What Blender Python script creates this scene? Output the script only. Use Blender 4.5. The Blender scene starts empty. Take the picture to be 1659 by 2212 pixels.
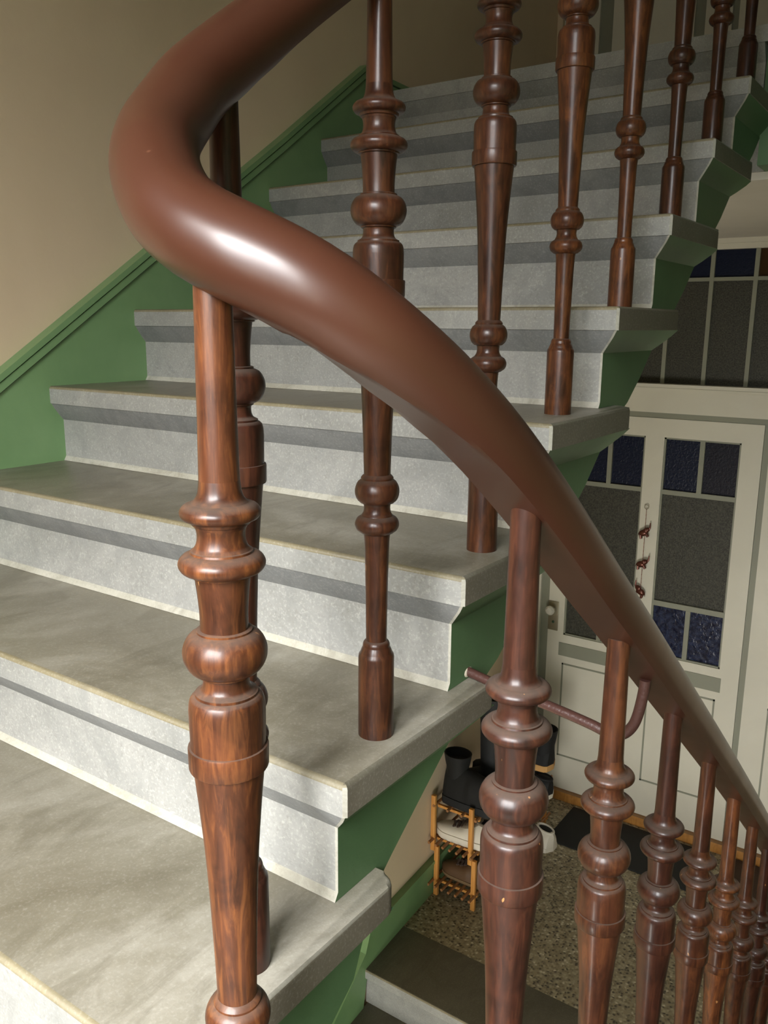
import bpy, bmesh, math, random
from mathutils import Vector, Matrix
random.seed(7)
scene = bpy.context.scene
C = bpy.context.collection
PI = math.pi

# ------------------------------------------------------------------ helpers
def s2l(c):
    c /= 255.0
    return c / 12.92 if c <= 0.04045 else ((c + 0.055) / 1.055) ** 2.4
def col(r, g, b): return (s2l(r), s2l(g), s2l(b), 1.0)

def finish(bm, smooth=True, angle=32):
    bmesh.ops.recalc_face_normals(bm, faces=bm.faces)
    lim = math.radians(angle)
    for f in bm.faces: f.smooth = smooth
    for e in bm.edges:
        if len(e.link_faces) == 2:
            e.smooth = e.calc_face_angle(0) < lim
def obj(name, bm, mats, parent=None, smooth=True, angle=32, loc=None, rot=None):
    finish(bm, smooth, angle)
    me = bpy.data.meshes.new(name)
    bm.to_mesh(me); bm.free()
    if not isinstance(mats, (list, tuple)): mats = [mats]
    for m in mats: me.materials.append(m)
    o = bpy.data.objects.new(name, me); C.objects.link(o)
    if parent: o.parent = parent
    if loc: o.location = loc
    if rot: o.rotation_euler = rot
    return o
def tag(o, label, cat, group=None, kind=None):
    o['label'] = label; o['category'] = cat
    if group: o['group'] = group
    if kind: o['kind'] = kind
    return o
def thing(name, label, cat, loc=(0, 0, 0), rotz=0, group=None):
    o = bpy.data.objects.new(name, None); C.objects.link(o)
    o.empty_display_size = .05
    o.location = loc; o.rotation_euler = (0, 0, rotz)
    return tag(o, label, cat, group)
def struct(name, bm, m, label=None, parent=None, **k):
    o = obj(name, bm, m, parent, **k)
    if parent is None:
        o['kind'] = 'structure'
        if label: o['label'] = label
        o['category'] = name.split('_')[0]
    return o
def sroot(name, label):
    o = bpy.data.objects.new(name, None); C.objects.link(o)
    o['kind'] = 'structure'; o['label'] = label; o['category'] = name.split('_')[0]
    return o
def box(bm, x0, x1, y0, y1, z0, z1, mi=0, bev=0):
    vs = [bm.verts.new(p) for p in ((x0,y0,z0),(x1,y0,z0),(x1,y1,z0),(x0,y1,z0),(x0,y0,z1),(x1,y0,z1),(x1,y1,z1),(x0,y1,z1))]
    fs = [bm.faces.new([vs[i] for i in f]) for f in ((3,2,1,0),(4,5,6,7),(0,1,5,4),(1,2,6,5),(2,3,7,6),(3,0,4,7))]
    for f in fs: f.material_index = mi
    if bev:
        es = {e for f in fs for e in f.edges}
        bmesh.ops.bevel(bm, geom=list(es), offset=bev, segments=2, affect='EDGES', profile=.6)
    return fs
def bbox(*a, **k):
    bm = bmesh.new(); box(bm, *a, **k); return bm
def prism(bm, pts, axis, a, b, mi=0):
    """pts: list of 2D points; extruded along axis between a and b"""
    def mk(p, t):
        return {'x': (t, p[0], p[1]), 'y': (p[0], t, p[1]), 'z': (p[0], p[1], t)}[axis]
    A = [bm.verts.new(mk(p, a)) for p in pts]; B = [bm.verts.new(mk(p, b)) for p in pts]
    n = len(pts); fs = [bm.faces.new(A[::-1]), bm.faces.new(B)]
    for i in range(n): fs.append(bm.faces.new([A[i], A[(i+1) % n], B[(i+1) % n], B[i]]))
    for f in fs: f.material_index = mi
    return fs
def lathe(bm, prof, n=40, mi=0, cap=True):
    rings = []
    for z, r in prof:
        rings.append([bm.verts.new((r*math.cos(2*PI*i/n), r*math.sin(2*PI*i/n), z)) for i in range(n)])
    for a, b in zip(rings, rings[1:]):
        for i in range(n):
            f = bm.faces.new([a[i], a[(i+1) % n], b[(i+1) % n], b[i]]); f.material_index = mi
    if cap:
        bm.faces.new(rings[0][::-1]); bm.faces.new(rings[-1])
def sweep(bm, pts, rad, n=12, mi=0, cap=True, section=None):
    """tube through pts; rad number or list; section(i)->list of (u,v)"""
    P = [Vector(p) for p in pts]; rings = []
    prevs = None
    for i, p in enumerate(P):
        t = (P[min(i+1, len(P)-1)] - P[max(i-1, 0)]).normalized()
        if section:
            side = t.cross(Vector((0, 0, 1))).normalized(); up = side.cross(t)
            pts2 = section(i)
        else:
            if prevs is None:
                ref = Vector((0, 0, 1)) if abs(t.z) < .9 else Vector((1, 0, 0))
                side = t.cross(ref).normalized()
            else:
                side = (prevs - t*prevs.dot(t)).normalized()
            up = side.cross(t); prevs = side
            r = rad[i] if isinstance(rad, (list, tuple)) else rad
            pts2 = [(r*math.cos(2*PI*k/n), r*math.sin(2*PI*k/n)) for k in range(n)]
        rings.append([bm.verts.new(p + side*u + up*v) for u, v in pts2])
    for a, b in zip(rings, rings[1:]):
        m = len(a)
        for i in range(m):
            f = bm.faces.new([a[i], a[(i+1) % m], b[(i+1) % m], b[i]]); f.material_index = mi
    if cap:
        bm.faces.new(rings[0][::-1]); bm.faces.new(rings[-1])
def catmull(pts, seg=8):
    P = [Vector(p) for p in pts]; out = []
    for i in range(len(P)-1):
        p0 = P[max(i-1, 0)]; p1 = P[i]; p2 = P[i+1]; p3 = P[min(i+2, len(P)-1)]
        for k in range(seg):
            t = k/seg
            out.append(.5*((2*p1) + (p2-p0)*t + (2*p0-5*p1+4*p2-p3)*t*t + (3*p1-p0-3*p2+p3)*t**3))
    out.append(P[-1]); return out
def ellipsoid(bm, c, r, rot=None, seg=16, mi=0):
    M = Matrix.Translation(c)
    if rot is not None: M = M @ rot.to_4x4()
    M = M @ Matrix.Diagonal((r[0], r[1], r[2], 1))
    g = bmesh.ops.create_uvsphere(bm, u_segments=seg, v_segments=seg//2+2, radius=1, matrix=M)
    for v in g['verts']:
        for f in v.link_faces: f.material_index = mi

# ------------------------------------------------------------------ materials
def mat(name, base, rough=.6, spec=.5, coat=0, coat_rough=.1, metallic=0):
    m = bpy.data.materials.new(name); m.use_nodes = True
    b = m.node_tree.nodes['Principled BSDF']
    b.inputs['Base Color'].default_value = base
    b.inputs['Roughness'].default_value = rough
    b.inputs['Specular IOR Level'].default_value = spec
    b.inputs['Coat Weight'].default_value = coat
    b.inputs['Coat Roughness'].default_value = coat_rough
    b.inputs['Metallic'].default_value = metallic
    return m
class NT:
    def __init__(s, m): s.m = m; s.t = m.node_tree; s.b = s.t.nodes['Principled BSDF']
    def n(s, typ, **kw):
        x = s.t.nodes.new(typ)
        for k, v in kw.items(): setattr(x, k, v)
        return x
    def l(s, a, b): s.t.links.new(a, b)
    def coords(s, scale=(1, 1, 1), kind='Object'):
        tc = s.n('ShaderNodeTexCoord'); mp = s.n('ShaderNodeMapping'); mp.inputs['Scale'].default_value = scale
        s.l(tc.outputs[kind], mp.inputs['Vector']); return mp.outputs['Vector']
    def world(s, scale=(1, 1, 1)):
        g = s.n('ShaderNodeNewGeometry'); mp = s.n('ShaderNodeMapping'); mp.inputs['Scale'].default_value = scale
        s.l(g.outputs['Position'], mp.inputs['Vector']); return mp.outputs['Vector']
    def noise(s, vec, scale, detail=4, rough=.5, dist=0):
        x = s.n('ShaderNodeTexNoise'); x.inputs['Scale'].default_value = scale; x.inputs['Detail'].default_value = detail
        x.inputs['Roughness'].default_value = rough; x.inputs['Distortion'].default_value = dist
        s.l(vec, x.inputs['Vector']); return x.outputs['Fac']
    def ramp(s, fac, stops, interp='LINEAR'):
        x = s.n('ShaderNodeValToRGB'); cr = x.color_ramp; cr.interpolation = interp
        while len(cr.elements) < len(stops): cr.elements.new(.5)
        for e, (p, c) in zip(cr.elements, stops): e.position = p; e.color = c
        s.l(fac, x.inputs['Fac']); return x.outputs['Color']
    def mix(s, fac, a, b, mode='MIX'):
        x = s.n('ShaderNodeMix', data_type='RGBA', blend_type=mode)
        if isinstance(fac, (int, float)): x.inputs[0].default_value = fac
        else: s.l(fac, x.inputs[0])
        for v, i in ((a, 6), (b, 7)):
            if isinstance(v, tuple): x.inputs[i].default_value = v
            else: s.l(v, x.inputs[i])
        return x.outputs[2]
    def bump(s, h, strength=.2, dist=.002):
        x = s.n('ShaderNodeBump'); x.inputs['Strength'].default_value = strength; x.inputs['Distance'].default_value = dist
        s.l(h, x.inputs['Height']); s.l(x.outputs['Normal'], s.b.inputs['Normal']); return x
    def base(s, c): s.l(c, s.b.inputs['Base Color'])

def g1(v): return (v, v, v, 1)
def stone_mat(name, c0, c1, c2, rough=.55, speck=.5, dark=None, NS=3.2):
    m = mat(name, c1, rough, .4); t = NT(m); w = t.world()
    a = t.noise(w, NS, 8, .68, .6)
    c = t.ramp(a, [(.30, c0), (.5, c1), (.70, c2)])
    # fine speckle of the cast stone
    s1 = t.noise(w, 260, 2, .6)
    c = t.mix(t.ramp(s1, [(.52, g1(0)), (.72, g1(.35*speck))]), c, col(225, 222, 212))
    s2 = t.noise(w, 140, 3, .6)
    c = t.mix(t.ramp(s2, [(.55, g1(0)), (.75, g1(.45*speck))]), c, col(86, 82, 72))
    # smeared worn patches
    sm = t.noise(t.world((6, 2.0, 6)), 2.1, 6, .7, 1.2)
    c = t.mix(t.ramp(sm, [(.48, g1(0)), (.62, g1(.35))]), c, dark or col(110, 104, 88))
    t.base(c)
    t.l(t.ramp(a, [(.3, g1(rough-.1)), (.7, g1(rough+.12))]), t.b.inputs['Roughness'])
    h = t.mix(.5, t.noise(w, 60, 6, .7), t.noise(w, 400, 2, .5))
    t.bump(h, .12, .003)
    return m
M_riser = stone_mat('stone_front', col(126, 126, 120), col(145, 145, 140), col(164, 163, 157), .6, .6, col(126, 127, 124))
M_tread = stone_mat('stone_worn_tread', col(96, 90, 74), col(122, 117, 102), col(156, 152, 140), .38, .25, col(86, 80, 64), 2.6)
M_arris = stone_mat('stone_yellowed_edge', col(112, 103, 78), col(130, 121, 95), col(146, 138, 116), .5, .3)
M_endst = stone_mat('stone_end_band', col(94, 87, 74), col(110, 102, 88), col(126, 119, 105), .6, .4)
M_mortar = stone_mat('stone_pale_fillet', col(158, 154, 138), col(174, 171, 157), col(188, 185, 173), .7, .4)
M_cove_shade = stone_mat('stone_cove_shaded', col(112, 114, 113), col(128, 129, 128), col(142, 143, 141), .6, .4, col(104, 106, 106))  # riser stone slightly darkened, shade under the nosing put into the colour

def paint_mat(name, base, var, rough=.45, bump=.06, scale=2.5):
    m = mat(name, base, rough, .45); t = NT(m); w = t.world()
    a = t.noise(w, scale, 6, .6, .3)
    t.base(t.ramp(a, [(.3, var), (.62, base)]))
    t.bump(t.noise(w, 55, 5, .6), bump, .004)
    return m
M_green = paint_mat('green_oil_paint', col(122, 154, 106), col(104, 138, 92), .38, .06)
M_green_shade = paint_mat('green_paint_shaded', col(82, 110, 74), col(66, 96, 60), .5, .1)  # same green paint made darker, shade of the ends put into the colour
M_green_line = mat('green_groove', col(36, 66, 40), .5)
M_wall = paint_mat('beige_wall_paint', col(222, 201, 170), col(210, 188, 157), .8, .10, 1.2)
M_white = paint_mat('cream_white_lacquer', col(216, 211, 194), col(208, 203, 186), .42, .02)
M_grey = paint_mat('grey_green_lacquer', col(140, 141, 124), col(134, 134, 118), .45, .02)
M_ceil = paint_mat('white_plaster', col(214, 208, 196), col(206, 200, 188), .85, .05)

def rail_mat():
    m = mat('brown_rail_lacquer', col(96, 46, 28), .36, .5, .3, .24); t = NT(m); w = t.world()
    a = t.noise(w, 5, 2, .5)
    c = t.ramp(a, [(.3, col(66, 36, 24)), (.55, col(72, 41, 28)), (.75, col(78, 46, 33))])
    vo = t.n('ShaderNodeTexVoronoi'); vo.inputs['Scale'].default_value = 16; t.l(w, vo.inputs['Vector'])
    sp = t.n('ShaderNodeSeparateColor'); t.l(vo.outputs['Color'], sp.inputs[0])
    mu = t.n('ShaderNodeMath', operation='MULTIPLY'); t.l(t.ramp(vo.outputs['Distance'], [(.028, g1(1)), (.050, g1(0))]), mu.inputs[0]); t.l(t.ramp(sp.outputs[0], [(.66, g1(0)), (.68, g1(.8))]), mu.inputs[1])
    c = t.mix(mu.outputs[0], c, col(140, 92, 68))
    t.base(c)
    t.l(t.ramp(t.noise(w, 9, 2, .5), [(.3, g1(.32)), (.75, g1(.38))]), t.b.inputs['Roughness'])
    return m
M_rail = rail_mat()

def wood_mat(name, dark, mid, light, rough=.33):
    m = mat(name, mid, rough, .36, .15, .15); t = NT(m)
    oi = t.n('ShaderNodeObjectInfo')
    tc = t.n('ShaderNodeNewGeometry')
    ad = t.n('ShaderNodeVectorMath', operation='ADD'); t.l(tc.outputs['Position'], ad.inputs[0])
    cb = t.n('ShaderNodeCombineXYZ'); t.l(oi.outputs['Random'], cb.inputs['X']); t.l(cb.outputs[0], ad.inputs[1])
    mp = t.n('ShaderNodeMapping'); mp.inputs['Scale'].default_value = (1, 1, .12); t.l(ad.outputs[0], mp.inputs['Vector'])
    v = mp.outputs['Vector']
    streak = t.noise(v, 120, 6, .65, 1.0)
    patch = t.noise(ad.outputs[0], 16, 5, .6, .8)
    c = t.ramp(streak, [(.30, dark), (.50, mid), (.68, light)])
    c2 = t.ramp(patch, [(.38, dark), (.62, mid)])
    c = t.mix(.55, c, c2)
    worn = t.noise(v, 42, 6, .7, .3)
    c = t.mix(t.ramp(worn, [(.54, g1(0)), (.68, g1(.42))]), c, light)
    # pale scratches
    sc = t.noise(t.world((1, 1, .35)), 160, 1, .4)
    c = t.mix(t.ramp(sc, [(.80, g1(0)), (.82, g1(.6))]), c, col(196, 140, 84))
    # dust settled on faces that look up
    sx = t.n('ShaderNodeSeparateXYZ'); t.l(tc.outputs['Normal'], sx.inputs[0])
    du = t.ramp(sx.outputs['Z'], [(.45, g1(0)), (.9, g1(.45))])
    c = t.mix(du, c, col(104, 92, 82))
    t.base(c)
    r = t.ramp(streak, [(.3, g1(rough-.02)), (.7, g1(rough+.08))])
    r = t.mix(du, r, g1(.75)); t.l(r, t.b.inputs['Roughness'])
    t.bump(streak, .06, .0008)
    return m
M_wood = wood_mat('turned_stained_wood', col(36, 19, 13), col(72, 40, 25), col(112, 66, 36))
M_wood_d = wood_mat('turned_stained_wood_dark', col(32, 17, 12), col(60, 32, 22), col(90, 50, 31), .36)
M_wood_l = wood_mat('turned_stained_wood_light', col(42, 22, 14), col(86, 48, 28), col(142, 86, 44), .34)

def terrazzo():
    m = mat('terrazzo', col(120, 110, 90), .5, .4); t = NT(m); w = t.world()
    v = t.n('ShaderNodeTexVoronoi'); v.inputs['Scale'].default_value = 92; t.l(w, v.inputs['Vector'])
    sp = t.n('ShaderNodeSeparateColor'); t.l(v.outputs['Color'], sp.inputs[0])
    chips = t.ramp(sp.outputs[0], [(0, col(58, 48, 36)), (.22, col(126, 112, 84)), (.45, col(156, 141, 110)), (.7, col(178, 164, 134)), (.92, col(212, 200, 172))], 'CONSTANT')
    base = t.ramp(t.noise(w, 2, 4), [(.3, col(140, 128, 102)), (.7, col(158, 147, 122))])
    gap = t.ramp(v.outputs['Distance'], [(.3, g1(.85)), (.6, g1(.3))])
    t.base(t.mix(gap, base, chips))
    return m
M_terr = terrazzo()
M_smooth = stone_mat('smooth_landing_edge', col(84, 78, 62), col(98, 92, 76), col(108, 102, 86), .5, .2, col(80, 74, 60))
M_orange = wood_mat('oak_threshold', col(150, 100, 45), col(184, 128, 62), col(204, 150, 82), .5)
M_rack = mat('pine_rack', col(206, 142, 68), .5); 
t = NT(M_rack); t.base(t.ramp(t.noise(t.world((1, 1, .1)), 60, 3), [(.3, col(186, 122, 54)), (.7, col(216, 156, 82))]))
M_dowel = mat('pine_dowel', col(150, 102, 60), .6)
M_iron = mat('brown_painted_iron', col(74, 48, 42), .38, .5); t = NT(M_iron); t.bump(t.noise(t.world(), 240, 3), .4, .002)
M_brass = mat('old_nickel', col(150, 142, 120), .35, .5, metallic=.6)
M_knob = mat('pale_knob', col(205, 200, 185), .3)
def pane(name, base, rough=.22, bump=.5, scale=90, hi=None):
    m = mat(name, base, rough, .28); t = NT(m); w = t.world()
    n = t.noise(w, scale, 3, .55, .6)
    t.bump(n, bump, .004)
    if hi: t.base(t.ramp(t.noise(w, scale*1.1, 3, .7), [(.38, base), (.68, hi)]))
    return m
M_pane_grey = pane('obscured_glass', col(46, 45, 38), .4, .5, 150, col(80, 79, 68))
M_pane_blue = pane('blue_glass', col(6, 17, 42), .35)
M_pane_navy = pane('navy_glass', col(11, 11, 28), .4, .4, 100)
M_pane_rip = pane('rippled_blue_glass', col(12, 18, 42), .18, .8, 42, col(46, 56, 84))
M_pane_amber = pane('amber_glass', col(58, 36, 8), .3, .3, 60)
M_mat_black = mat('black_rubber_mat', col(32, 32, 30), .8); t = NT(M_mat_black); t.bump(t.noise(t.world(), 500, 2), .6, .003)
M_mat_brown = mat('brown_coir_mat', col(70, 48, 30), .9); t = NT(M_mat_brown); t.bump(t.noise(t.world(), 400, 3), .8, .006)
M_copper = mat('dark_copper', col(96, 54, 42), .28, .5, metallic=.5)
M_thread = mat('reddish_thread', col(150, 110, 95), .7)
M_shoe_w = mat('white_leather', col(222, 214, 198), .55)
M_shoe_t = mat('grey_brown_knit', col(120, 108, 92), .85)
M_shoe_l = mat('brown_laces', col(70, 54, 44), .8)
M_shoe_k = mat('black_leather', col(9, 9, 9), .75)
M_shoe_kr = mat('black_rubber', col(18, 20, 22), .7)
M_shoe_b = mat('brown_leather', col(92, 66, 42), .5)
M_shoe_bs = mat('brown_crepe_sole', col(120, 96, 66), .7)
M_fleece = mat('tan_fleece', col(196, 150, 92), .95)
M_putty = mat('putty', col(190, 180, 160), .7)

# ------------------------------------------------------------------ measures of the stairwell (metres)
H, G = .17, .2451            # rise and going of the flight going up
T_, C1, C2, CI, L = .0384, .0303, .0768, .034, .350
ZA = -2.56                   # lower floor
ZB = .68                     # upper floor
XR = 1.45                    # right wall
YD = 2.64                    # door wall
YW = -2.25                   # outer wall with the stair window
WALLPTS = [(-1.222, YW), (-1.222, .55), (-1.33, YD)]
def wallx(y):
    for (x0, y0), (x1, y1) in zip(WALLPTS, WALLPTS[1:]):
        if y <= y1: return x0 + (x1-x0)*(max(y, y0)-y0)/(y1-y0)
    return WALLPTS[-1][0]

# ------------------------------------------------------------------ stone steps
def step_thing(name, label, group, y0, z, xw, xe, flip=False, drop=H, tread=M_tread, ds=0):
    """block step: nosing at y0, tread top z, from wall xw to well end xe.
    Built in local coords: nosing at y=0 facing -y, well end at x=0, wall end at x=-(width)."""
    W_ = abs(xe - xw)
    root = thing(name, label, 'step', (xe, y0, z), PI if flip else 0, group)
    # tread slab with rounded corner at the back
    bm = bmesh.new(); r = .022
    out = [(-W_, 0), (-.004, 0), (0, .004)]
    for k in range(6):
        a = k/5*PI/2; out.append((-r + r*math.cos(a), L - r + r*math.sin(a)))
    out.append((-W_, L))
    prism(bm, out, 'z', -T_, 0)
    top = [e for e in bm.edges if all(abs(v.co.z) < 1e-6 for v in e.verts)]
    bmesh.ops.bevel(bm, geom=top, offset=.006, segments=3, affect='EDGES', profile=.5)
    bm.normal_update()
    for f in bm.faces:
        c = f.calc_center_median(); n = f.normal
        if n.z > .97: f.material_index = 1
        elif n.z > .25 and n.y < -.2: f.material_index = 2
        elif n.z > .25: f.material_index = 1
        elif c.y > .01 or n.x > .5: f.material_index = 3
        else: f.material_index = 0
        if c.x > -.006 and c.y < .006 and abs(n.z) < .5: f.material_index = 4
    obj('tread', bm, [M_riser, tread, M_arris, M_endst, M_mortar], root)
    # riser block with coved underside of the nosing
    e = .004
    d = -drop + .0005
    bm = bmesh.new()
    xr = -CI - e
    front = [(.002, -T_), (.010, -.050), (.022, -.066), (C1, -C2)]
    poly = front + [(C1, d), (.1065, d), (.1065, d-.03), (.17, d), (.23, d+.042), (.29, -C2)]
    # main body prism (below cove level)
    low = [(C1, -C2), (C1, d+.010), (C1-.006, d), (.1045, d), (.1045, d-.028), (.17+ds, d), (.23+ds, d+.042), (.29+ds*.5, -C2)]
    prism(bm, low, 'x', -W_, xr)
    bm.normal_update()
    for f in bm.faces:
        c = f.calc_center_median()
        if abs(c.y-(C1-.003)) < .0025 and c.z < d+.012: f.material_index = 1
        if c.y > .11: f.material_index = 2
    # cove part, lofted between nosing and body, wraps well end and back
    prev = None
    lv = [(.002, -T_, -.002-e), (.009, -.050, -.010-e), (.021, -.066, -.024-e), (C1, -C2, -CI-e)]
    for yf, zz, xx in lv:
        yb = L-.006 - (yf-.002)/(C1-.002)*(L-.006-.29-ds*.5)
        ring = [bm.verts.new(p) for p in ((-W_, yf, zz), (xx, yf, zz), (xx, yb, zz), (-W_, yb, zz))]
        if prev:
            for i in range(4):
                f = bm.faces.new([prev[i], prev[(i+1) % 4], ring[(i+1) % 4], ring[i]])
                f.material_index = 3 if i == 0 else 2
        else: bm.faces.new(ring)
        prev = ring
    bm.faces.new(prev[::-1])
    obj('riser', bm, [M_riser, M_mortar, M_green_shade, M_cove_shade], root)
    # painted end of the block
    bm = bmesh.new()
    prism(bm, low, 'x', xr, -CI)
    prev = None
    for yf, zz, xx in lv:
        yb = L-.006 - (yf-.002)/(C1-.002)*(L-.006-.29-ds*.5)
        ring = [bm.verts.new(p) for p in ((xx, yf, zz), (xx+e, yf, zz), (xx+e, yb, zz), (xx, yb, zz))]
        if prev:
            for i in range(4):
                bm.faces.new([prev[i], prev[(i+1) % 4], ring[(i+1) % 4], ring[i]])
        else: bm.faces.new(ring)
        prev = ring
    bm.faces.new(prev[::-1])
    bm.normal_update(); bmesh.ops.recalc_face_normals(bm, faces=bm.faces)
    for f in bm.faces:
        if f.normal.y < -.5 and abs(f.normal.x) < .3: f.material_index = 1
    p = obj('painted_end', bm, [M_green_shade, M_mortar], root); p['label'] = 'green painted end of the step'
    return root

UP = 'stone steps of the flight going up to the upper door'
names_up = ['lowest grey stone step of the rising flight, broad bright tread at the bottom left',
 'second grey stone step of the rising flight, baluster foot on a long worn tread',
 'third stone step of the rising flight, iron rod fixed beside its green end',
 'fourth stone step of the rising flight, tread just visible as a thin brown strip',
 'fifth stone step of the rising flight, its tread exactly at eye level',
 'sixth stone step of the rising flight, fourth from the upper landing',
 'seventh stone step of the rising flight, third from the upper landing',
 'eighth stone step of the rising flight, second from the upper landing',]
for n in range(8):
    step_thing('stone_step', names_up[n], UP, (n-4)*G, (n-4)*H, -1.218, 0, ds={0: .075, 1: -.028}.get(n, 0))

# ------------------------------------------------------------------ landings as slabs
# upper landing: nosing slab + thick floor
bm = bmesh.new()
y8 = 4*G
prism(bm, [(-1.245, y8), (XR, y8), (XR, YD), (-1.33, YD)], 'z', ZB-T_, ZB, 1)
for f in bm.faces:
    f.normal_update()
    if abs(f.normal.z) < .5: f.material_index = 0
low = [(y8+.002, ZB-T_-.0003), (y8+.010, ZB-.05), (y8+.022, ZB-.066), (y8+C1, ZB-C2), (y8+C1, ZB-H+.001), (y8+.12, ZB-H+.001), (y8+.12, ZB-.315), (YD-.001, ZB-.315), (YD-.001, ZB-T_-.0003)]
prism(bm, low, 'x', -1.244, -.034, 0)
struct('floor_upper_landing', bm, [M_riser, M_tread], 'grey stone edge of the upper landing above the top step', angle=25)
bm = bmesh.new()
prism(bm, [(y8+C1+.001, ZB-T_-.001), (y8+C1+.001, ZB-.315), (YD-.001, ZB-.315), (YD-.001, ZB-T_-.001)], 'x', -.032, XR)
struct('trim_landing_edge', bm, M_green_shade, 'green painted edge of the upper landing over the stairwell')
bm = bbox(-1.32, XR, y8+.13, YD-.001, ZB-.335, ZB-.3155)
struct('ceiling_lower_hall', bm, M_ceil, 'white ceiling of the lower hall above the glazed door')
# half landing (behind / below the camera)
bm = bmesh.new()
prism(bm, [(-1.222, -4*G+C1+.0), (-1.222, YW), (XR, YW), (XR, -.90), (.17, -.90), (.17, -.93), (-.034, -.94), (-.034, -4*G+C1)], 'z', -5*H-.10, -5*H, 0)
struct('floor_half_landing', bm, M_tread, 'half landing below the bottom of the picture')
bm = bmesh.new(); prism(bm, [(-4*G+C1, -5*H-.1005), (-4*G+C1, -5*H-.32), (-.90, -5*H-.24), (-.81, -5*H-.10), (-.765, -5*H-.001), (-.94, -5*H-.001), (-.94, -5*H-.1005)], 'x', -1.21, -.0345)
struct('trim_half_landing', bm, M_green_shade, 'green painted beam under the lowest step')

# flight going down to the lower floor, steps stand under the foreground balusters
HL, GL = (5*H*-1 - H - ZA)/8 if False else (-6*H - ZA)/8, .2465
yl0 = -.647
DN = 'stone steps of the flight going down to the glazed door'
ordi = ['first', 'second', 'third', 'fourth', 'fifth', 'sixth', 'seventh', 'eighth']
for k in range(8):
    step_thing('stone_step', 'grey stone step under the descending handrail, %s below the half landing' % ordi[k], DN,
               yl0 + k*GL, -6*H - k*HL, XR, .172, flip=True, drop=HL)

# lower floor: terrazzo and the smooth slab at the head of the next flight
bm = bmesh.new()
prism(bm, [(-1.265, 1.292), (XR, 1.292), (XR, YD), (-1.33, YD)], 'z', ZA-.2, ZA)
struct('floor', bm, M_terr, 'speckled terrazzo floor of the lower hall')
LOWG = 'dark stone steps seen through the well'
ll = ['dark smooth stone step level with the terrazzo floor, pale front edge',
      'dark stone step second below the terrazzo, at the very bottom of the picture',
      'dark stone step third below the terrazzo floor']
def low_step(i):
    y0 = .989 - i*G; z = ZA - i*H
    root = thing('stone_step', ll[i], 'step', (0, y0, z), 0, LOWG)
    xw = wallx(y0+.1)+.012
    w = L if i else .3025
    bm = bmesh.new(); box(bm, xw, 0, 0, w, -T_, 0)
    top = [e for e in bm.edges if all(abs(v.co.z) < 1e-6 and abs(v.co.y) < 1e-6 for v in e.verts)]
    bmesh.ops.bevel(bm, geom=top, offset=.007, segments=3, affect='EDGES', profile=.5)
    bm.normal_update()
    for f in bm.faces:
        if f.normal.z > .9: f.material_index = 1
        elif f.normal.z > .2: f.material_index = 2
    obj('tread', bm, [M_riser, M_smooth, M_arris], root)
    bm = bmesh.new()
    prism(bm, [(.012, -T_), (.022, -.062), (.022, -H+.0005), (w-.03, -H+.0005), (w-.03, -T_)], 'x', xw+.004, -.02)
    obj('riser', bm, [M_riser], root)
for i in range(3): low_step(i)

# ------------------------------------------------------------------ walls
def wall_left():
    bm = bmesh.new(); z0, z1 = -4.3, 3.3
    pts = [(x, y) for x, y in WALLPTS]; pts[0] = (pts[0][0], YW-.25); pts[-1] = (pts[-1][0], YD+.12)
    pts = pts + [(x-.2, y) for x, y in pts[::-1]]
    prism(bm, pts, 'z', z0, z1)
    return struct('wall_left', bm, M_wall, 'beige painted wall beside the rising flight')
wall_left()
bm = bbox(XR, XR+.2, YW-.25, YD+.12, -4.3, 3.3); struct('wall_right', bm, M_green_shade, 'green painted wall beside the descending flight')
# outer wall with window opening
wx0, wx1, wz0, wz1 = -.28, 1.05, -.30, 1.20
lz0, lz1 = wz0+ZA-ZB+.12, wz1+ZA-ZB+.12
bm = bmesh.new()
for a in ((-1.222, wx0, -4.3, 3.3), (wx1, XR, -4.3, 3.3), (wx0, wx1, -4.3, lz0), (wx0, wx1, lz1, wz0), (wx0, wx1, wz1, 3.3)):
    box(bm, a[0], a[1], YW-.25, YW, a[2], a[3])
struct('wall_back', bm, M_wall, 'outer wall with the stair window, behind the camera')
bm = bbox(-1.6, XR+.2, YW-.25, YD+.12, 3.3, 3.4); struct('ceiling', bm, M_ceil, 'ceiling over the stairwell')
bm = bmesh.new(); prism(bm, [(YW, 2.22), (-.9, 2.22), (.9, 3.298), (.6, 3.299), (YW, 3.299)], 'x', .17, XR-.001); prism(bm, [(YW, 2.22), (-.9, 2.22), (-.9, 3.298), (YW, 3.299)], 'x', -1.2, .168)
struct('ceiling_stair_above', bm, M_ceil, 'underside of the half landing and flight above')
for nm, za, zb_, lab in (('window_1', wz0, wz1, 'stair window in the outer wall behind the camera'), ('window_3', lz0, lz1, 'stair window one storey below')):
    wr = sroot(nm, lab)
    bm = bmesh.new()
    for a in ((wx0, wx0+.05, za, zb_), (wx1-.05, wx1, za, zb_), (wx0, wx1, za, za+.05), (wx0, wx1, zb_-.05, zb_), ((wx0+wx1)/2-.025, (wx0+wx1)/2+.025, za, zb_)):
        box(bm, a[0], a[1], YW-.14, YW-.09, a[2], a[3])
    obj('window_frame', bm, M_white, wr)

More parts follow.
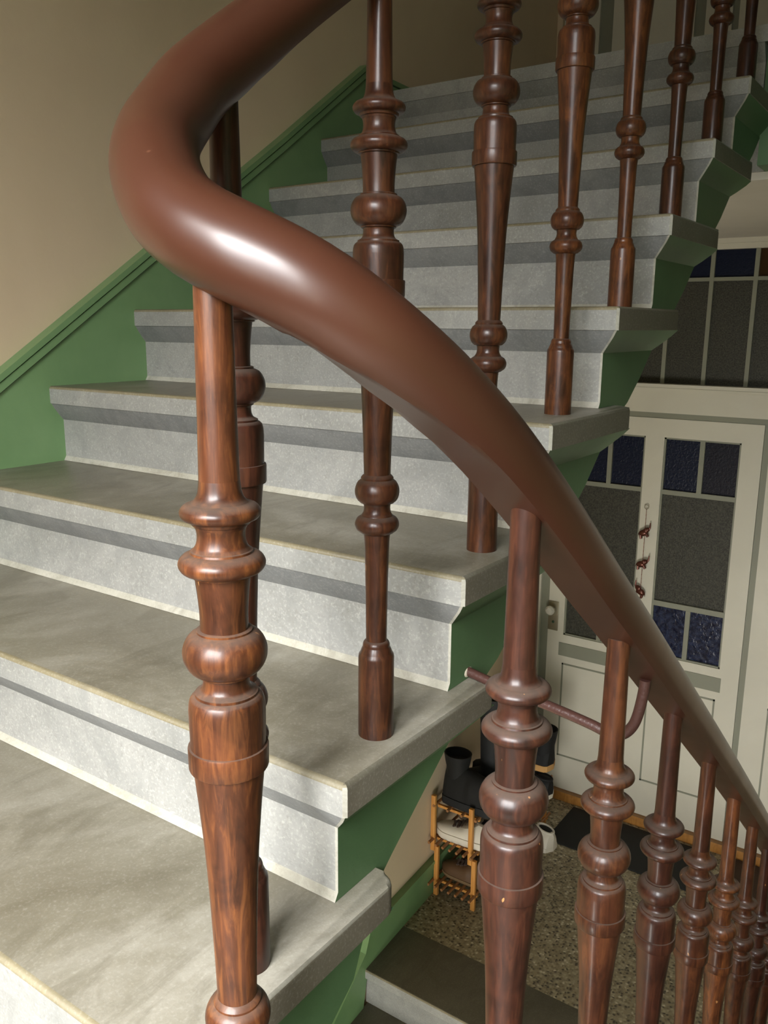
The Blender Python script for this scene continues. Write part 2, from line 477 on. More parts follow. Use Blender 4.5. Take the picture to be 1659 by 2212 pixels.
# ------------------------------------------------------------------ green stringer / baseboards on the left wall
def strip(bm, line, zlo, zhi, xin, th, mi=0):
    """line: list of (y, z) top line; builds a board following the wall between offsets zlo..zhi below/above the line"""
    vs = []
    for y, z in line:
        x = wallx(y)
        vs.append([bm.verts.new(p) for p in ((x-.01, y, z+zlo), (x+th, y, z+zlo), (x+th, y, z+zhi), (x-.01, y, z+zhi))])
    for a, b in zip(vs, vs[1:]):
        for i in range(4):
            f = bm.faces.new([a[i], a[(i+1) % 4], b[(i+1) % 4], b[i]]); f.material_index = mi
    for ring in (vs[0], vs[-1]):
        f = bm.faces.new(ring); f.material_index = mi
def stringer(name, dz, ys, ye, ztop_end, label, zbot=.44):
    z = lambda y: -.136 + .677*(y+.358) + dz
    ya = -1.20
    line = [(YW, z(ya)), (ya, z(ya)), (-.8, z(-.8)), (0, z(0)), (.55, z(.55)), (.985, z(.985)), (1.07, z(.985))]
    line = [(y, zz) for y, zz in line]
    zf = ZB + dz + ztop_end
    root = sroot(name, label)
    # board face
    bm = bmesh.new()
    vs = []
    for y, zz in [(YW, z(ya)), (ya, z(ya)), (-.8, z(-.8)), (0, z(0)), (.55, z(.55)), (.975, z(.975)), (1.012, zf), (YD-.03, zf)]:
        lo = max(zz - zbot, -5*H + dz - .05) if y < .9 else ZB + dz - (.18 if y < 1.0 else .0)
        x = wallx(y)
        vs.append([bm.verts.new(p) for p in ((x-.01, y, lo), (x+.022, y, lo), (x+.022, y, zz), (x-.01, y, zz))])
    for a, b in zip(vs, vs[1:]):
        for i in range(4): bm.faces.new([a[i], a[(i+1) % 4], b[(i+1) % 4], b[i]])
    bm.faces.new(vs[0]); bm.faces.new(vs[-1])
    obj('board', bm, M_green, root, angle=20)
    # moulded capping with dark grooves
    tl = [(YW, z(ya)), (ya, z(ya)), (-.8, z(-.8)), (0, z(0)), (.55, z(.55)), (.975, z(.975)), (1.012, zf), (YD-.03, zf)]
    bm = bmesh.new()
    strip(bm, tl, -.013, .002, 0, .034); strip(bm, tl, -.036, -.017, 0, .030)
    obj('moulding', bm, M_green, root, angle=20)
    bm = bmesh.new(); strip(bm, tl, -.0405, -.0365, 0, .0235); strip(bm, tl, -.017, -.013, 0, .0255)
    obj('groove', bm, M_green_line, root, angle=20)
stringer('baseboard_left', 0, 0, 0, .075, 'green painted stair skirting along the beige wall')
stringer('baseboard_left_lower', ZA-ZB, 0, 0, .17, 'green skirting in the lower hall under the stairs')

# ------------------------------------------------------------------ door wall (lower hall)
def PX(bm, x0, x1, z0, z1, y0, y1, mi=0, bev=0): box(bm, x0, x1, y0, y1, z0, z1, mi, bev)
ZC = ZB-.335
# wall around: lower hall
bm = bmesh.new()
box(bm, -1.33, XR, YD+.06, YD+.2, -4.3, 3.3)
struct('wall_front', bm, M_wall, 'wall holding the glazed doors of both floors')
door = sroot('door_1', 'cream glazed flat door with blue corner panes in the lower hall')
x0d, x1d = -1.223, -.252
ZL0, ZL1 = -2.505, -.452
gl = [(-1.135, -.775), (-.686, -.342)]        # glass openings
# leaf: stiles and rails
bm = bmesh.new()
yf, yb = YD, YD+.045
PX(bm, x0d, gl[0][0], ZL0, ZL1, yf, yb); PX(bm, gl[0][1], gl[1][0], ZL0, ZL1, yf, yb); PX(bm, gl[1][1], x1d, ZL0, ZL1, yf, yb)
for a, b in gl:
    PX(bm, a, b, -.540, ZL1, yf, yb); PX(bm, a, b, ZL0, -1.622, yf, yb)
obj('leaf', bm, M_white, door)
# glazing bars
bm = bmesh.new()
for a, b in gl:
    m = (a+b)/2 + (.01 if a < -1 else .004)
    if a < -1: m = -.946
    else: m = -.511
    for z0, z1 in ((-.812, -.790), (-1.368, -1.342)):
        PX(bm, a, b, z0, z1, yf+.005, yf+.029)
    PX(bm, m-.011, m+.011, -.790, -.540, yf+.004, yf+.03); PX(bm, m-.011, m+.011, -1.622, -1.368, yf+.004, yf+.03)
    for q in ((a, a+.008, -1.622, -.54), (b-.008, b, -1.622, -.54), (a, b, -1.622, -1.614), (a, b, -.548, -.54)):
        PX(bm, q[0], q[1], q[2], q[3], yf+.006, yf+.03)
obj('glazing_bar', bm, M_grey, door)
for gi, (a, b) in enumerate(gl):
    m = -.946 if gi == 0 else -.511
    for j, (xa, xb) in enumerate(((a, m), (m, b))):
        bm = bbox(xa, xb, yf+.018, yf+.022, -.79, -.54); obj('glass_pane', bm, M_pane_navy if (gi, j) == (1, 1) else M_pane_blue, door)
        bm = bbox(xa, xb, yf+.018, yf+.022, -1.622, -1.368); obj('glass_pane', bm, M_pane_rip if gi else M_pane_grey, door)
    bm = bbox(a, b, yf+.018, yf+.022, -1.342, -.812); obj('glass_pane', bm, M_pane_grey, door)
# grey flat rails and outlined lower panels
for a, b in ((-1.155, -.80), (-.70, -.331)):
    bm = bbox(a, b, yf-.004, yf, -1.738, -1.667); p = obj('rail_panel', bm, M_grey, door)
    bm = bmesh.new(); z0, z1, w = -2.312, -1.779, .008
    for q in ((a+.022, a+.022+w, z0, z1), (b-.018-w, b-.018, z0, z1), (a+.022, b-.018, z0, z0+w), (a+.022, b-.018, z1-w, z1)):
        PX(bm, q[0], q[1], q[2], q[3], yf-.003, yf+.001)
    obj('panel_outline', bm, M_grey, door)
# knob and plate
bm = bbox(-1.222, -1.166, yf-.006, yf, -1.607, -1.447, bev=.003); pl = obj('lock_plate', bm, M_brass, door)
bm = bmesh.new(); lathe(bm, [(0, .010), (.018, .009), (.024, .016), (.034, .024), (.046, .025), (.056, .016), (.058, .002)], 20)
obj('door_knob', bm, M_knob, pl, loc=(-1.196, yf-.006, -1.487), rot=(PI/2, 0, 0))
bm = bmesh.new(); lathe(bm, [(0, .007), (.003, .007), (.004, .004)], 12); obj('keyhole', bm, M_green_line, pl, loc=(-1.192, yf-.006, -1.56), rot=(PI/2, 0, 0))
# frame of the door
fr = sroot('trim_1', 'cream frame with grey strips around the lower door')
bm = bmesh.new()
PX(bm, -1.31, -1.268, ZA, -.30, YD-.012, YD+.06)
PX(bm, -.224, .74, ZA+.055, -.425, YD, YD+.05)           # fixed side panel
obj('frame', bm, M_white, fr)
bm = bmesh.new()
PX(bm, x1d+.001, -.224, ZA+.055, -.43, YD+.006, YD+.05); PX(bm, -1.268, x0d-.001, ZA, -.452, YD+.006, YD+.05)
PX(bm, -1.268, .74, -.4515, -.425, YD+.004, YD+.05)
z0, z1, w = -2.29, -1.60, .008
for q in ((-.115, -.107, -2.29, -1.76), (.52, .528, -2.29, -1.76), (-.115, .528, -2.29, -2.282), (-.115, .528, -1.768, -1.76)):
    PX(bm, q[0], q[1], q[2], q[3], YD-.003, YD+.001)
obj('grey_strip', bm, M_grey, fr)
# lintel with mouldings
bm = bmesh.new()
PX(bm, -1.31, .76, -.425, -.318, YD-.012, YD+.05)
PX(bm, -1.31, .76, -.318, -.308, YD-.030, YD+.05); PX(bm, -1.31, .76, -.306, -.290, YD-.045, YD+.05)
obj('lintel', bm, M_white, fr)
bm = bmesh.new(); PX(bm, -1.31, .76, -.3085, -.3055, YD-.028, YD+.05)
obj('lintel_groove', bm, M_grey, fr)
# transom window
tw = sroot('window_2', 'wide glazed transom above the lower door with coloured top row')
tx = [-.729-.186*3-.01, -.729-.186*2-.01, -.729-.186, -.729, -.545, -.361, -.175, .01, .195, .38, .565, .75]
tx = [x for x in tx if x > -1.31]
bm = bmesh.new()
for x in tx: PX(bm, x, x+.018, -.29, .301, YD+.006, YD+.04)
PX(bm, -1.31, .76, .168, .184, YD+.0075, YD+.038)
obj('glazing_bar', bm, M_grey, tw)
bm = bmesh.new()
PX(bm, -1.31, .76, .301, ZC+.002, YD-.010, YD+.05); PX(bm, -1.31, .76, .325, ZC, YD-.026, YD-.008)
PX(bm, -1.31, -1.29, -.29, .301, YD-.004, YD+.05); PX(bm, .74, .78, -.29, .301, YD-.004, YD+.05)
obj('window_frame', bm, M_white, tw)
xs = [-1.29] + tx
for i, (a, b) in enumerate(zip(xs, xs[1:])):
    if b-a < .02: continue
    bm = bbox(a+.001, b+.018, YD+.02, YD+.024, -.29, .168); obj('glass_pane', bm, M_pane_grey, tw)
    bm = bbox(a+.001, b+.018, YD+.02, YD+.024, .184, .301); obj('glass_pane', bm, M_pane_amber if a > -.37 and a < -.3 else M_pane_blue, tw)
bm = bbox(.76, XR, YD-.002, YD+.06, ZA, ZC); struct('wall_front_lower', bm, M_wall, 'beige wall right of the lower door')
# threshold
bm = bbox(-1.30, .74, YD-.03, YD+.05, ZA, ZA+.053, bev=.004); struct('trim_threshold', bm, M_orange, 'honey coloured wooden threshold under the cream door')

# ------------------------------------------------------------------ upper door wall
d2 = sroot('door_2', 'cream panelled door front on the upper landing')
bm = bmesh.new(); yf = YD+.02
for a, b in ((-1.295, -1.125), (-1.062, -.700), (-.655, -.545), (-.518, -.16), (-.12, .3)):
    PX(bm, a, b, ZB, 2.75, yf-.012, yf+.04)
obj('panel', bm, M_white, d2)
bm = bmesh.new(); PX(bm, -1.30, .3, ZB, 2.75, yf+.002, yf+.0395); obj('grey_strip', bm, M_grey, d2)
bm = bmesh.new(); PX(bm, -1.325, -1.297, ZB, 2.8, yf-.03, yf+.04); PX(bm, -1.325, .33, 2.75, 2.85, yf-.03, yf+.04); PX(bm, .3, .34, ZB, 2.75, yf-.03, yf+.04)
obj('frame', bm, M_wall, d2)

# ------------------------------------------------------------------ handrail
ctrl = [(.214, 1.36, -1.80), (.214, 1.10, -1.588), (.214, .70, -1.270), (.214, .30, -.960), (.214, 0, -.733), (.214, -.334, -.485),
        (.214, -.50, -.362), (.2135, -.62, -.274), (.212, -.73, -.191), (.2065, -.82, -.123), (.197, -.885, -.077), (.182, -.932, -.044), (.163, -.957, -.022), (.143, -.972, -.007), (.121, -.982, .005),
        (.099, -.987, .015), (.076, -.989, .026), (.050, -.985, .042), (.016, -.966, .070), (-.018, -.932, .099), (-.039, -.895, .128), (-.050, -.864, .154),
        (-.054, -.825, .183), (-.055, -.78, .216), (-.052, -.70, .275), (-.048, -.60, .345), (-.045, -.30, .555), (-.045, 0, .763), (-.045, .40, 1.041), (-.045, .80, 1.318), (-.045, 1.0, 1.457)]
RP = catmull(ctrl, 6)
RN = len(RP)
def rail_section(i):
    p = RP[i]
    # roundness in the bend, flat underside on the straight runs
    if p.x > .15 or p.x > .05 and p.y > -.9:
        k = min(1, max(0, (p.y + .99)/.16))
    else:
        k = min(1, max(0, (p.y + .90)/.15))
    R = .0306 - .0008*k
    cut = R*(1.0 - .30*k)
    out = []
    n = 48
    for j in range(n):
        a = 2*PI*j/n - PI/2
        u, v = R*math.cos(a)*(1+.0*k), R*math.sin(a)
        if v < -cut:
            # fan the hidden arc across the flat
            v = -cut
        out.append((u, v))
    return out
bm = bmesh.new(); sweep(bm, RP, 0, section=rail_section)
hr = obj('handrail', bm, M_rail, angle=19); tag(hr, 'glossy brown lacquered handrail curving round the stairwell bend', 'handrail')

def rail_under(x, y):
    best = min(range(RN), key=lambda i: (RP[i].x-x)**2 + (RP[i].y-y)**2)
    p = RP[best]; q = RP[min(best+1, RN-1)]; pr = RP[max(best-1, 0)]
    return p.z

# ------------------------------------------------------------------ balusters
def bulge(z0, z1, r0, r1, rm, n=10, pw=.62):
    o = []
    for i in range(n+1):
        t = i/n; o.append((z0+(z1-z0)*t, (r0+(r1-r0)*t) + (rm-(r0+r1)/2)*(math.sin(PI*t)**pw)))
    return o
def smooth(p, n=6):
    v = catmull([(a, b, 0) for a, b in p], n); return [(q.x, q.y) for q in v]
PARTS = [
 ('foot', [(0, .0211), (.098, .0211), (.1013, .0206), (.1035, .0190)] + smooth([(.1040, .0188), (.1075, .0176), (.1110, .0160)]) + [(.1115, .0158), (.1130, .0160), (.1160, .0152), (.1180, .0136), (.1186, .0126)]),
 ('lower_shaft', smooth([(.1186, .0122), (.15, .0125), (.20, .0133), (.235, .0142), (.2464, .0152)])),
 ('lower_ring', [(.2464, .0152), (.2478, .0190)] + bulge(.2485, .2668, .0195, .0195, .0252) + [(.2675, .0180)] + smooth([(.2680, .0178), (.272, .0156), (.277, .0149), (.2815, .0156)]) ),
 ('lower_bulb', [(.2815, .0158), (.2825, .0192)] + bulge(.2830, .3085, .0195, .0190, .0252, 12) + [(.3090, .0182), (.3110, .0184), (.3130, .0170), (.3146, .0152)]),
 ('tapered_shaft', smooth([(.3146, .0150), (.36, .0163), (.4244, .0189), (.47, .0222), (.5063, .0255)])),
 ('collar', [(.5063, .0258), (.5066, .0280), (.5080, .0286), (.5225, .0288), (.5238, .0284), (.5240, .0268), (.5500, .0272)] + smooth([(.5505, .0272), (.5560, .0268), (.5600, .0256), (.5622, .0236)]) + [(.5626, .0222), (.5644, .0221), (.5648, .0208)] + smooth([(.5650, .0206), (.5668, .0180), (.5700, .0166), (.5745, .0163), (.5765, .0168)])),
 ('bulb', [(.5765, .0170), (.5772, .0186), (.5784, .0188)] + bulge(.5788, .6088, .0200, .0206, .0296, 18, .56) + [(.6092, .0194), (.6106, .0195), (.6112, .0182)]),
 ('sleeve', smooth([(.6112, .0167), (.622, .0167), (.636, .0177), (.6490, .0192)])),
 ('lower_disc', [(.6490, .0194), (.6496, .0214), (.6508, .0216), (.6512, .0236)] + bulge(.6513, .6654, .0240, .0236, .0298, 10, .60) + [(.6658, .0216), (.6672, .0212), (.6676, .0200)] + smooth([(.6678, .0198), (.6705, .0178), (.6745, .0166), (.6790, .0164), (.6830, .0172)])),
 ('upper_disc', [(.6830, .0174), (.6850, .0180), (.6856, .0196), (.6880, .0205)] + bulge(.6882, .7000, .0226, .0216, .0274, 10, .60) + [(.7004, .0194)] + smooth([(.7006, .0192), (.7030, .0168), (.7075, .0148), (.7155, .0138)])),
 ('top_shaft', smooth([(.7155, .0138), (.74, .0133), (.79, .0127), (.84, .0122)])),
]
_meshes = {}
def baluster(x, y, z, ztop, label, group, m, n=40, rot=0):
    root = thing('baluster', label, 'baluster', (x, y, z), rot, group)
    for name, prof in PARTS:
        key = (name, m.name)
        if key not in _meshes:
            bm = bmesh.new(); lathe(bm, prof, n); o = obj(name, bm, m, root, angle=40); _meshes[key] = o.data
        else:
            o = bpy.data.objects.new(name, _meshes[key]); C.objects.link(o); o.parent = root
        if name == 'top_shaft':
            s = (ztop - z - .7155)/(.84 - .7155)
            o.scale = (1, 1, s); o.location = (0, 0, .7155*(1-s))
    return root
UPB = 'turned balusters along the rising flight'
upb = [(0, -.0495, -.834, 'turned baluster in the bend, largely hidden behind the foremost one'),
       (1, -.0445, -.6166, 'turned baluster with its whole foot showing on the second step, left of the middle'),
       (2, -.050, -.353, 'turned baluster crossed by the handrail, its foot on the third step'),
       (3, -.055, -.100, 'turned baluster standing on the fourth step, split cuff near the top edge'),
       (4, -.045, .126-.0, 'turned baluster on the eye-level fifth step, fifth of the rising row'),
       (5, -.045, G+.131, 'slim-looking turned baluster on the sixth step, sixth of the rising row'),
       (6, -.045, 2*G+.137, 'turned baluster on the seventh step, second from the far upper end'),
       (7, -.045, 3*G+.137, 'dark turned baluster at the top right, last of the rising row')]
ups = [M_wood_d, M_wood, M_wood, M_wood_l, M_wood_l, M_wood, M_wood, M_wood_d]
for n, x, y, lab in upb:
    baluster(x, y, (n-4)*H, rail_under(x, y)-(.012 if n else .018), lab, UPB, ups[n], rot=n*1.3)
baluster(.086, -.985, -5*H, .012, 'foremost turned baluster with orange worn grain under the handrail bend', UPB, M_wood_l, 56, rot=.5)
DNB = 'turned balusters along the descending flight'
dl = ['large turned baluster right of centre, tallest of the descending row, cracked at its top',
      'second turned baluster of the descending row, beside the bent end of the iron rod',
      'third turned baluster of the descending row, in front of the black doormat',
      'fourth turned baluster of the descending row',
      'fifth turned baluster of the descending row',
      'sixth turned baluster of the descending row',
      'seventh turned baluster of the descending row, near the right edge',
      'eighth turned baluster of the descending row, at the lower right corner',
      ]
for k in range(8):
    y = -.7784 + k*GL
    baluster(.214, y, -6*H - k*HL, rail_under(.214, y)-.012, dl[k], DNB, [M_wood_d, M_wood, M_wood_d, M_wood, M_wood_l, M_wood, M_wood_d, M_wood][k], rot=k*2.1+.4)

# iron stay between the step and the lower rail
stay = thing('iron_stay', 'brown painted iron rod bracing the handrail to the third step', 'rod', (-.034, -.41, -.50))
pts = catmull([(-.036, -.410, -.500), (.02, -.415, -.507), (.09, -.424, -.511), (.150, -.430, -.517), (.176, -.432, -.5215), (.192, -.431, -.519), (.203, -.430, -.507), (.209, -.429, -.490), (.213, -.427, -.462), (.214, -.426, -.444)], 6)
bm = bmesh.new(); sweep(bm, [p - Vector((-.034, -.41, -.50)) for p in pts], .0066, 14)
obj('rod', bm, M_iron, stay)
bm = bmesh.new(); ellipsoid(bm, Vector((.0, .0, -.001)), (.002, .011, .007), seg=14)
obj('wall_plug', bm, M_putty, stay)

# ------------------------------------------------------------------ things in the lower hall
bm = bbox(-1.0, -.30, 2.232, 2.585, ZA, ZA+.008, bev=.002); tag(obj('doormat', bm, M_mat_black), 'black rubber doormat on the terrazzo before the cream door', 'doormat')
bm = bbox(-.20, .45, 2.20, 2.60, ZA, ZA+.014, bev=.003); tag(obj('doormat', bm, M_mat_brown), 'dark brown coir mat at the right by the wooden threshold', 'doormat')

# garland of copper elephants on the door
gar = thing('elephant_garland', 'hanging string with three small copper elephants on the cream door', 'ornament', (-.742, YD-.012, -.88))
bm = bmesh.new()
sweep(bm, [(.0105*math.cos(a), 0, .0105*math.sin(a)) for a in [2*PI*i/20 for i in range(21)]], .0018, 8); obj('ring', bm, M_brass, gar)
bm = bmesh.new(); sweep(bm, [(0, 0, -.011), (0, 0, -.60)], .0013, 6)
for k in range(30): ellipsoid(bm, Vector((0, 0, -.04-.02*k)), (.0022, .0022, .0035), seg=8)
obj('string', bm, M_thread, gar)
def elephant_bm():
    bm = bmesh.new(); S = 1.0
    ellipsoid(bm, Vector((0, 0, 0)), (.024, .012, .016))                     # body
    ellipsoid(bm, Vector((.024, 0, .010)), (.012, .010, .012))               # head
    ellipsoid(bm, Vector((.016, -.010, .010)), (.009, .003, .011))           # ears
    ellipsoid(bm, Vector((.016, .010, .010)), (.009, .003, .011))
    sweep(bm, catmull([(.030, 0, .010), (.038, 0, .014), (.043, 0, .024), (.048, 0, .038)], 4), [.006, .0055, .0052, .005, .0047, .0044, .0042, .004, .0037, .0034, .0031, .0028, .0025], 10)
    for x in (-.015, .013):
        for y in (-.006, .006):
            sweep(bm, [(x, y, -.006), (x*1.25, y, -.024)], [.0058, .0048], 10)
    sweep(bm, [(-.022, 0, .004), (-.029, 0, -.008)], [.002, .0012], 6)
    return bm
eb = elephant_bm(); e0 = obj('elephant', eb, M_copper, gar, loc=(-.004, -.010, -.128), rot=(0, math.radians(-22), 0))
e1 = e0.copy(); C.objects.link(e1); e1.location = (-.004, -.010, -.285); e1.rotation_euler = (0, math.radians(-14), 0)
e2 = e0.copy(); C.objects.link(e2); e2.location = (.004, -.010, -.425); e2.rotation_euler = (0, math.radians(-28), PI); 

# shoe rack against the left wall
rx0, rx1, ry0, ry1 = -1.235, -1.045, 1.555, 2.30
rack = thing('shoe_rack', 'two tier pine shoe rack against the wall under the stairs', 'shoe rack', (rx0, ry0, ZA))
def rk(x, y, z): return (x-rx0, y-ry0, z-ZA)
tiers = [(ZA+.075, 0), (ZA+.285, -.006), (ZA+.448, 0)]
for y in (ry0, ry1):
    for x in (rx0, rx1):
        for a, b, dx in ((0, .245, 0), (.225, .495, -.016)):
            p0 = rk(x-.010+dx, y-.010 if dx == 0 else y-.018, ZA+a)
            bm = bbox(p0[0], p0[0]+.020, p0[1], p0[1]+.016, p0[2], p0[2]+b-a, bev=.0015)
            obj('post', bm, M_rack, rack)
for zt, dx in tiers:
    for y in (ry0, ry1):
        p0 = rk(rx0-.01, y-.004, zt-.012); bm = bbox(p0[0], p0[0]+.21, p0[1]+.018, p0[1]+.03, p0[2]-.008, p0[2]+.004); obj('cross_bar', bm, M_rack, rack)
    for i in range(7):
        x = rx0 - .012 + (rx1-rx0+.02)*i/6
        if zt > ZA+.4 and i in (1, 3, 5): continue
        bm = bmesh.new(); sweep(bm, [rk(x, ry0-(.055 if zt < ZA+.4 else .02), zt), rk(x, ry1+.05, zt)], .0065, 10); obj('dowel', bm, M_dowel, rack)

def shoe(name, label, cat, loc, rotz, mu, ms, ln=.28, wd=.095, ht=.085, shaft=0, laces=None, group=None, tongue=None, sole_h=.022, toe_h=.45, tilt=0):
    """shoe with toe at +x, heel at 0; local units metres"""
    root = thing(name, label, cat, loc, rotz, group)
    root.rotation_euler = (0, tilt, rotz)
    N = 22
    def outline(t):
        w = wd/2*(.74 + .30*math.sin(PI*min(1, t*.62+.30))**2)
        if t < .10: w *= math.sqrt(max(0, 1-((.10-t)/.10)**2))*.999+.001
        if t > .80: w *= math.sqrt(max(0, 1-((t-.80)/.20)**2))
        return max(w, .002)
    def up(t):
        if t < .32: return ht
        if t < .62: return ht + (ht*toe_h+.012-ht)*(t-.32)/.30
        return (ht*toe_h+.012)*(1-.45*((t-.62)/.38)**2)
    # sole
    bm = bmesh.new(); rings = []
    for k in range(N+1):
        t = k/N; w = outline(t)*1.06; x = t*ln; lift = .012*max(0, (t-.75)/.25)**2
        rings.append([bm.verts.new(p) for p in ((x, -w, lift), (x, w, lift), (x, w, sole_h+lift*.6), (x, -w, sole_h+lift*.6))])
    for a, b in zip(rings, rings[1:]):
        for i in range(4): bm.faces.new([a[i], a[(i+1) % 4], b[(i+1) % 4], b[i]])
    bm.faces.new(rings[0][::-1]); bm.faces.new(rings[-1])
    obj('sole', bm, ms, root)
    # upper
    bm = bmesh.new(); rings = []; nn = 18
    for k in range(N+1):
        t = k/N; w = outline(t); h = up(t)*(1 if .03 < t < .97 else .75); x = t*ln; base = sole_h*.8
        ring = []
        for j in range(nn):
            a = PI*j/(nn-1); cx = math.cos(a); sn = math.sin(a)**.75 if math.sin(a) > 0 else 0
            nar = 1-.28*sn if t < .5 else 1-.05*sn
            ring.append(bm.verts.new((x, w*cx*nar, base + h*sn)))
        rings.append(ring)
    for a, b in zip(rings, rings[1:]):
        for i in range(nn-1): bm.faces.new([a[i], a[i+1], b[i+1], b[i]])
        bm.faces.new([a[-1], a[0], b[0], b[-1]])
    bm.faces.new(rings[0][::-1]); bm.faces.new(rings[-1])
    obj('upper', bm, mu, root)
    # collar opening
    bm = bmesh.new()
    if shaft:
        prof = [(ht*.5, .046), (ht+.02, .045), (ht+shaft*.5, .050), (ht+shaft, .056), (ht+shaft, .051), (ht+shaft*.6, .044)]
        lathe(bm, prof, 24)
        for v in bm.verts: v.co.x = v.co.x*1.15 + ln*.2
        obj('shaft', bm, mu, root)
    else:
        pts = [(ln*.20 + ln*.17*math.cos(a), wd*.27*math.sin(a), sole_h*.8 + ht*.985 + .004*math.cos(a)) for a in [2*PI*i/24 for i in range(25)]]
        sweep(bm, pts, .0065, 8)
        obj('collar', bm, tongue or mu, root)
        bm = bmesh.new(); ellipsoid(bm, Vector((ln*.20, 0, sole_h*.8+ht*.93)), (ln*.16, wd*.25, .010)); obj('opening', bm, M_shoe_k if mu != M_shoe_k else M_shoe_kr, root)
    if laces:
        if tongue:
            bm = bmesh.new(); ellipsoid(bm, Vector((ln*.45, 0, sole_h*.8+(up(.45))*.95)), (ln*.20, wd*.34, .014), Matrix.Rotation(math.radians(25), 3, 'Y')); obj('tongue', bm, tongue, root)
        bm = bmesh.new()
        for i in range(5):
            t = .42+.065*i; z = sole_h*.8+up(t)*1.0+.006; x = ln*t
            sweep(bm, [(x, -wd*.24, z-.008), (x+.004, 0, z+.003), (x+.008, wd*.24, z-.008)], .0050, 6)
            sweep(bm, [(x, wd*.22, z-.006), (x+.010, 0, z+.004), (x+.020, -wd*.22, z-.010)], .0045, 6)
        obj('laces', bm, laces, root)
    return root
SH = 'shoes on the pine rack'
z1 = ZA+.075+.0068; z2 = ZA+.285+.0068; z3 = ZA+.448+.0068
shoe('sneaker', 'white sneaker with brown laces on the middle tier of the rack', 'shoe', (-.965, 1.640, z2), PI+.16, M_shoe_w, M_shoe_w, .30, .115, .080, laces=M_shoe_l, tongue=M_shoe_t, group=SH, sole_h=.030, toe_h=.34)
shoe('sneaker', 'white sneaker with grey tongue half hidden behind the large baluster', 'shoe', (-.955, 1.775, z2), PI+.05, M_shoe_w, M_shoe_w, .29, .105, .080, laces=M_shoe_l, tongue=M_shoe_t, group=SH, sole_h=.03)
shoe('leather_shoe', 'brown leather shoe on the lowest tier of the rack', 'shoe', (-.965, 1.655, z1), PI+.10, M_shoe_b, M_shoe_bs, .285, .105, .095, laces=M_shoe_l, group=SH, sole_h=.014)
shoe('leather_shoe', 'brown leather shoe further along the lowest tier', 'shoe', (-.965, 1.79, z1), PI, M_shoe_b, M_shoe_bs, .28, .10, .09, laces=M_shoe_l, group=SH, sole_h=.014)
shoe('ankle_boot', 'thick-soled black ankle boot on the top tier, nearest the stairs', 'boot', (-1.245, 1.640, z3), -.06, M_shoe_k, M_shoe_kr, .29, .125, .14, shaft=.085, group=SH, sole_h=.035, toe_h=.8)
shoe('rubber_boot', 'tall black rubber boot standing on the top tier', 'boot', (-1.03, 1.775, z3), PI+.05, M_shoe_kr, M_shoe_k, .29, .115, .11, shaft=.36, group=SH)
shoe('rubber_boot', 'tall black rubber boot further back beside its pair', 'boot', (-.975, 1.905, z3), PI, M_shoe_kr, M_shoe_k, .28, .11, .10, shaft=.33, group=SH)
shoe('winter_boot', 'black winter boot with a tan fleece sole edge on the upper tier near the door', 'boot', (-.94, 2.13, z3), PI, M_shoe_k, M_fleece, .27, .11, .10, shaft=.10, group=SH, sole_h=.03)
shoe('sneaker', 'black sneaker with a white sole on the middle tier near the door', 'shoe', (-.945, 2.15, z2), PI, M_shoe_k, M_shoe_w, .27, .10, .08, laces=M_shoe_l, group=SH)
shoe('sneaker', 'white canvas shoe on the floor in front of the rack', 'shoe', (-.93, 2.16, ZA), PI-.3, M_shoe_w, M_shoe_w, .27, .10, .08)

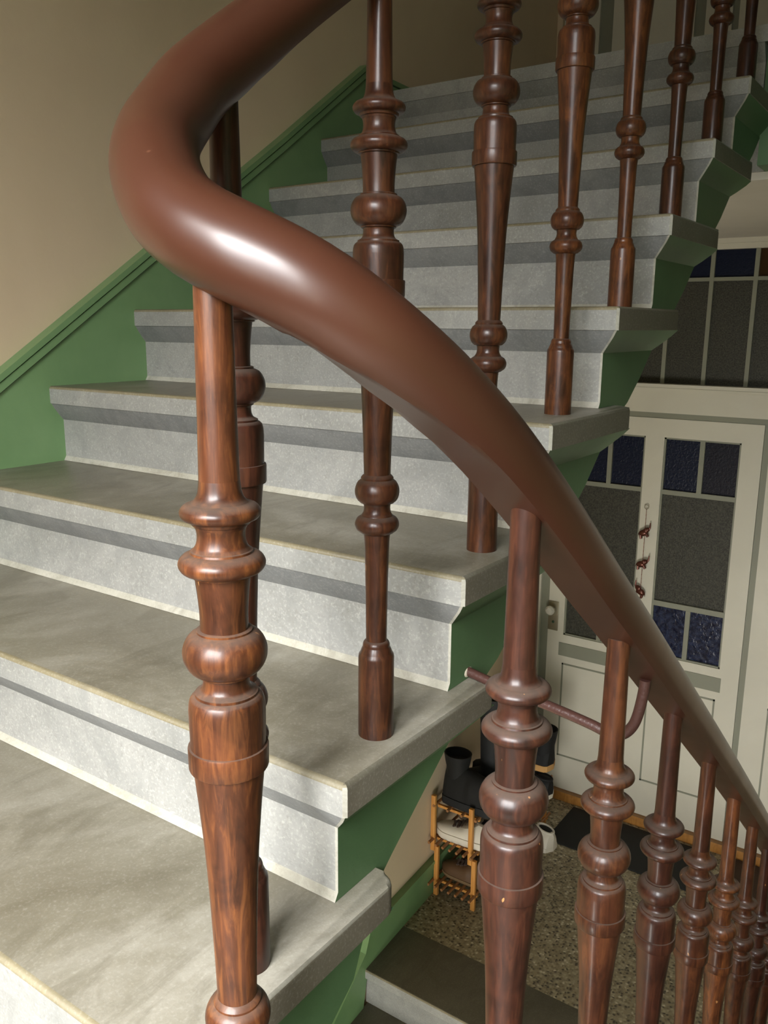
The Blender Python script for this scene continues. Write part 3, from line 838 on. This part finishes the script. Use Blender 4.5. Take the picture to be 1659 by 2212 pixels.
# ------------------------------------------------------------------ light
# overcast sky through the stair window
wd_ = bpy.data.worlds.new('World'); scene.world = wd_; wd_.use_nodes = True
nt = wd_.node_tree; bg = nt.nodes['Background']
tc = nt.nodes.new('ShaderNodeTexCoord'); sx = nt.nodes.new('ShaderNodeSeparateXYZ'); cr = nt.nodes.new('ShaderNodeValToRGB')
nt.links.new(tc.outputs['Generated'], sx.inputs[0]); nt.links.new(sx.outputs['Z'], cr.inputs['Fac']); nt.links.new(cr.outputs['Color'], bg.inputs['Color'])
e = cr.color_ramp.elements; e[0].position = .0; e[0].color = (.07, .07, .065, 1); e[1].position = .14; e[1].color = (.15, .155, .16, 1)
x = e.new(.52); x.color = (1, 1.0, 1.0, 1)
bg.inputs[1].default_value = 46
pl_ = bpy.data.lights.new('window_portal', 'AREA'); pl_.shape = 'RECTANGLE'; pl_.size = wx1-wx0; pl_.size_y = wz1-wz0; pl_.cycles.is_portal = True
po = bpy.data.objects.new('window_portal', pl_); C.objects.link(po); po.location = ((wx0+wx1)/2, YW-.245, (wz0+wz1)/2); po.rotation_euler = (PI/2, 0, 0)
bm = bbox(-1.6, XR+.2, YW-.25, YD+.12, -4.4, -4.3); struct('floor_closing_slab', bm, M_terr, 'added slab below the lowest steps, closing the well to outside light')  # unseen slab added to stop sky light leaking in from below

ll_ = bpy.data.lights.new('lower_window_daylight', 'AREA'); ll_.shape = 'RECTANGLE'; ll_.size = wx1-wx0; ll_.size_y = lz1-lz0; ll_.energy = 98; ll_.color = (1, .98, .93)
lo_ = bpy.data.objects.new('lower_window_daylight', ll_); C.objects.link(lo_); lo_.location = ((wx0+wx1)/2, YW-.16, (lz0+lz1)/2); lo_.rotation_euler = (PI/2, 0, 0)
# ------------------------------------------------------------------ camera
f_, pitch, roll, yaw = 1831.55, .21699, .00714, .60586
cl = Vector((.49474, -1.38116, -.03264))
fw = Vector((-math.sin(yaw)*math.cos(pitch), math.cos(yaw)*math.cos(pitch), -math.sin(pitch)))
r = Vector((math.cos(yaw), math.sin(yaw), 0)); u = r.cross(fw)
r2 = r*math.cos(roll) + u*math.sin(roll); u2 = -r*math.sin(roll) + u*math.cos(roll)
cd = bpy.data.cameras.new('camera'); cam = bpy.data.objects.new('camera', cd); C.objects.link(cam)
cam.matrix_world = Matrix(((r2.x, u2.x, -fw.x, cl.x), (r2.y, u2.y, -fw.y, cl.y), (r2.z, u2.z, -fw.z, cl.z), (0, 0, 0, 1)))
cd.sensor_fit = 'VERTICAL'; cd.sensor_height = 24; cd.lens = f_*24/2212; cd.clip_start = .02
scene.camera = cam
vs = scene.view_settings
vs.view_transform = 'Standard'; vs.look = 'None'; vs.gamma = 1; vs.exposure = 0; vs.use_curve_mapping = False
scene.cycles.use_denoising = True
scene.cycles.max_bounces = 8
scene.cycles.sample_clamp_indirect = 4
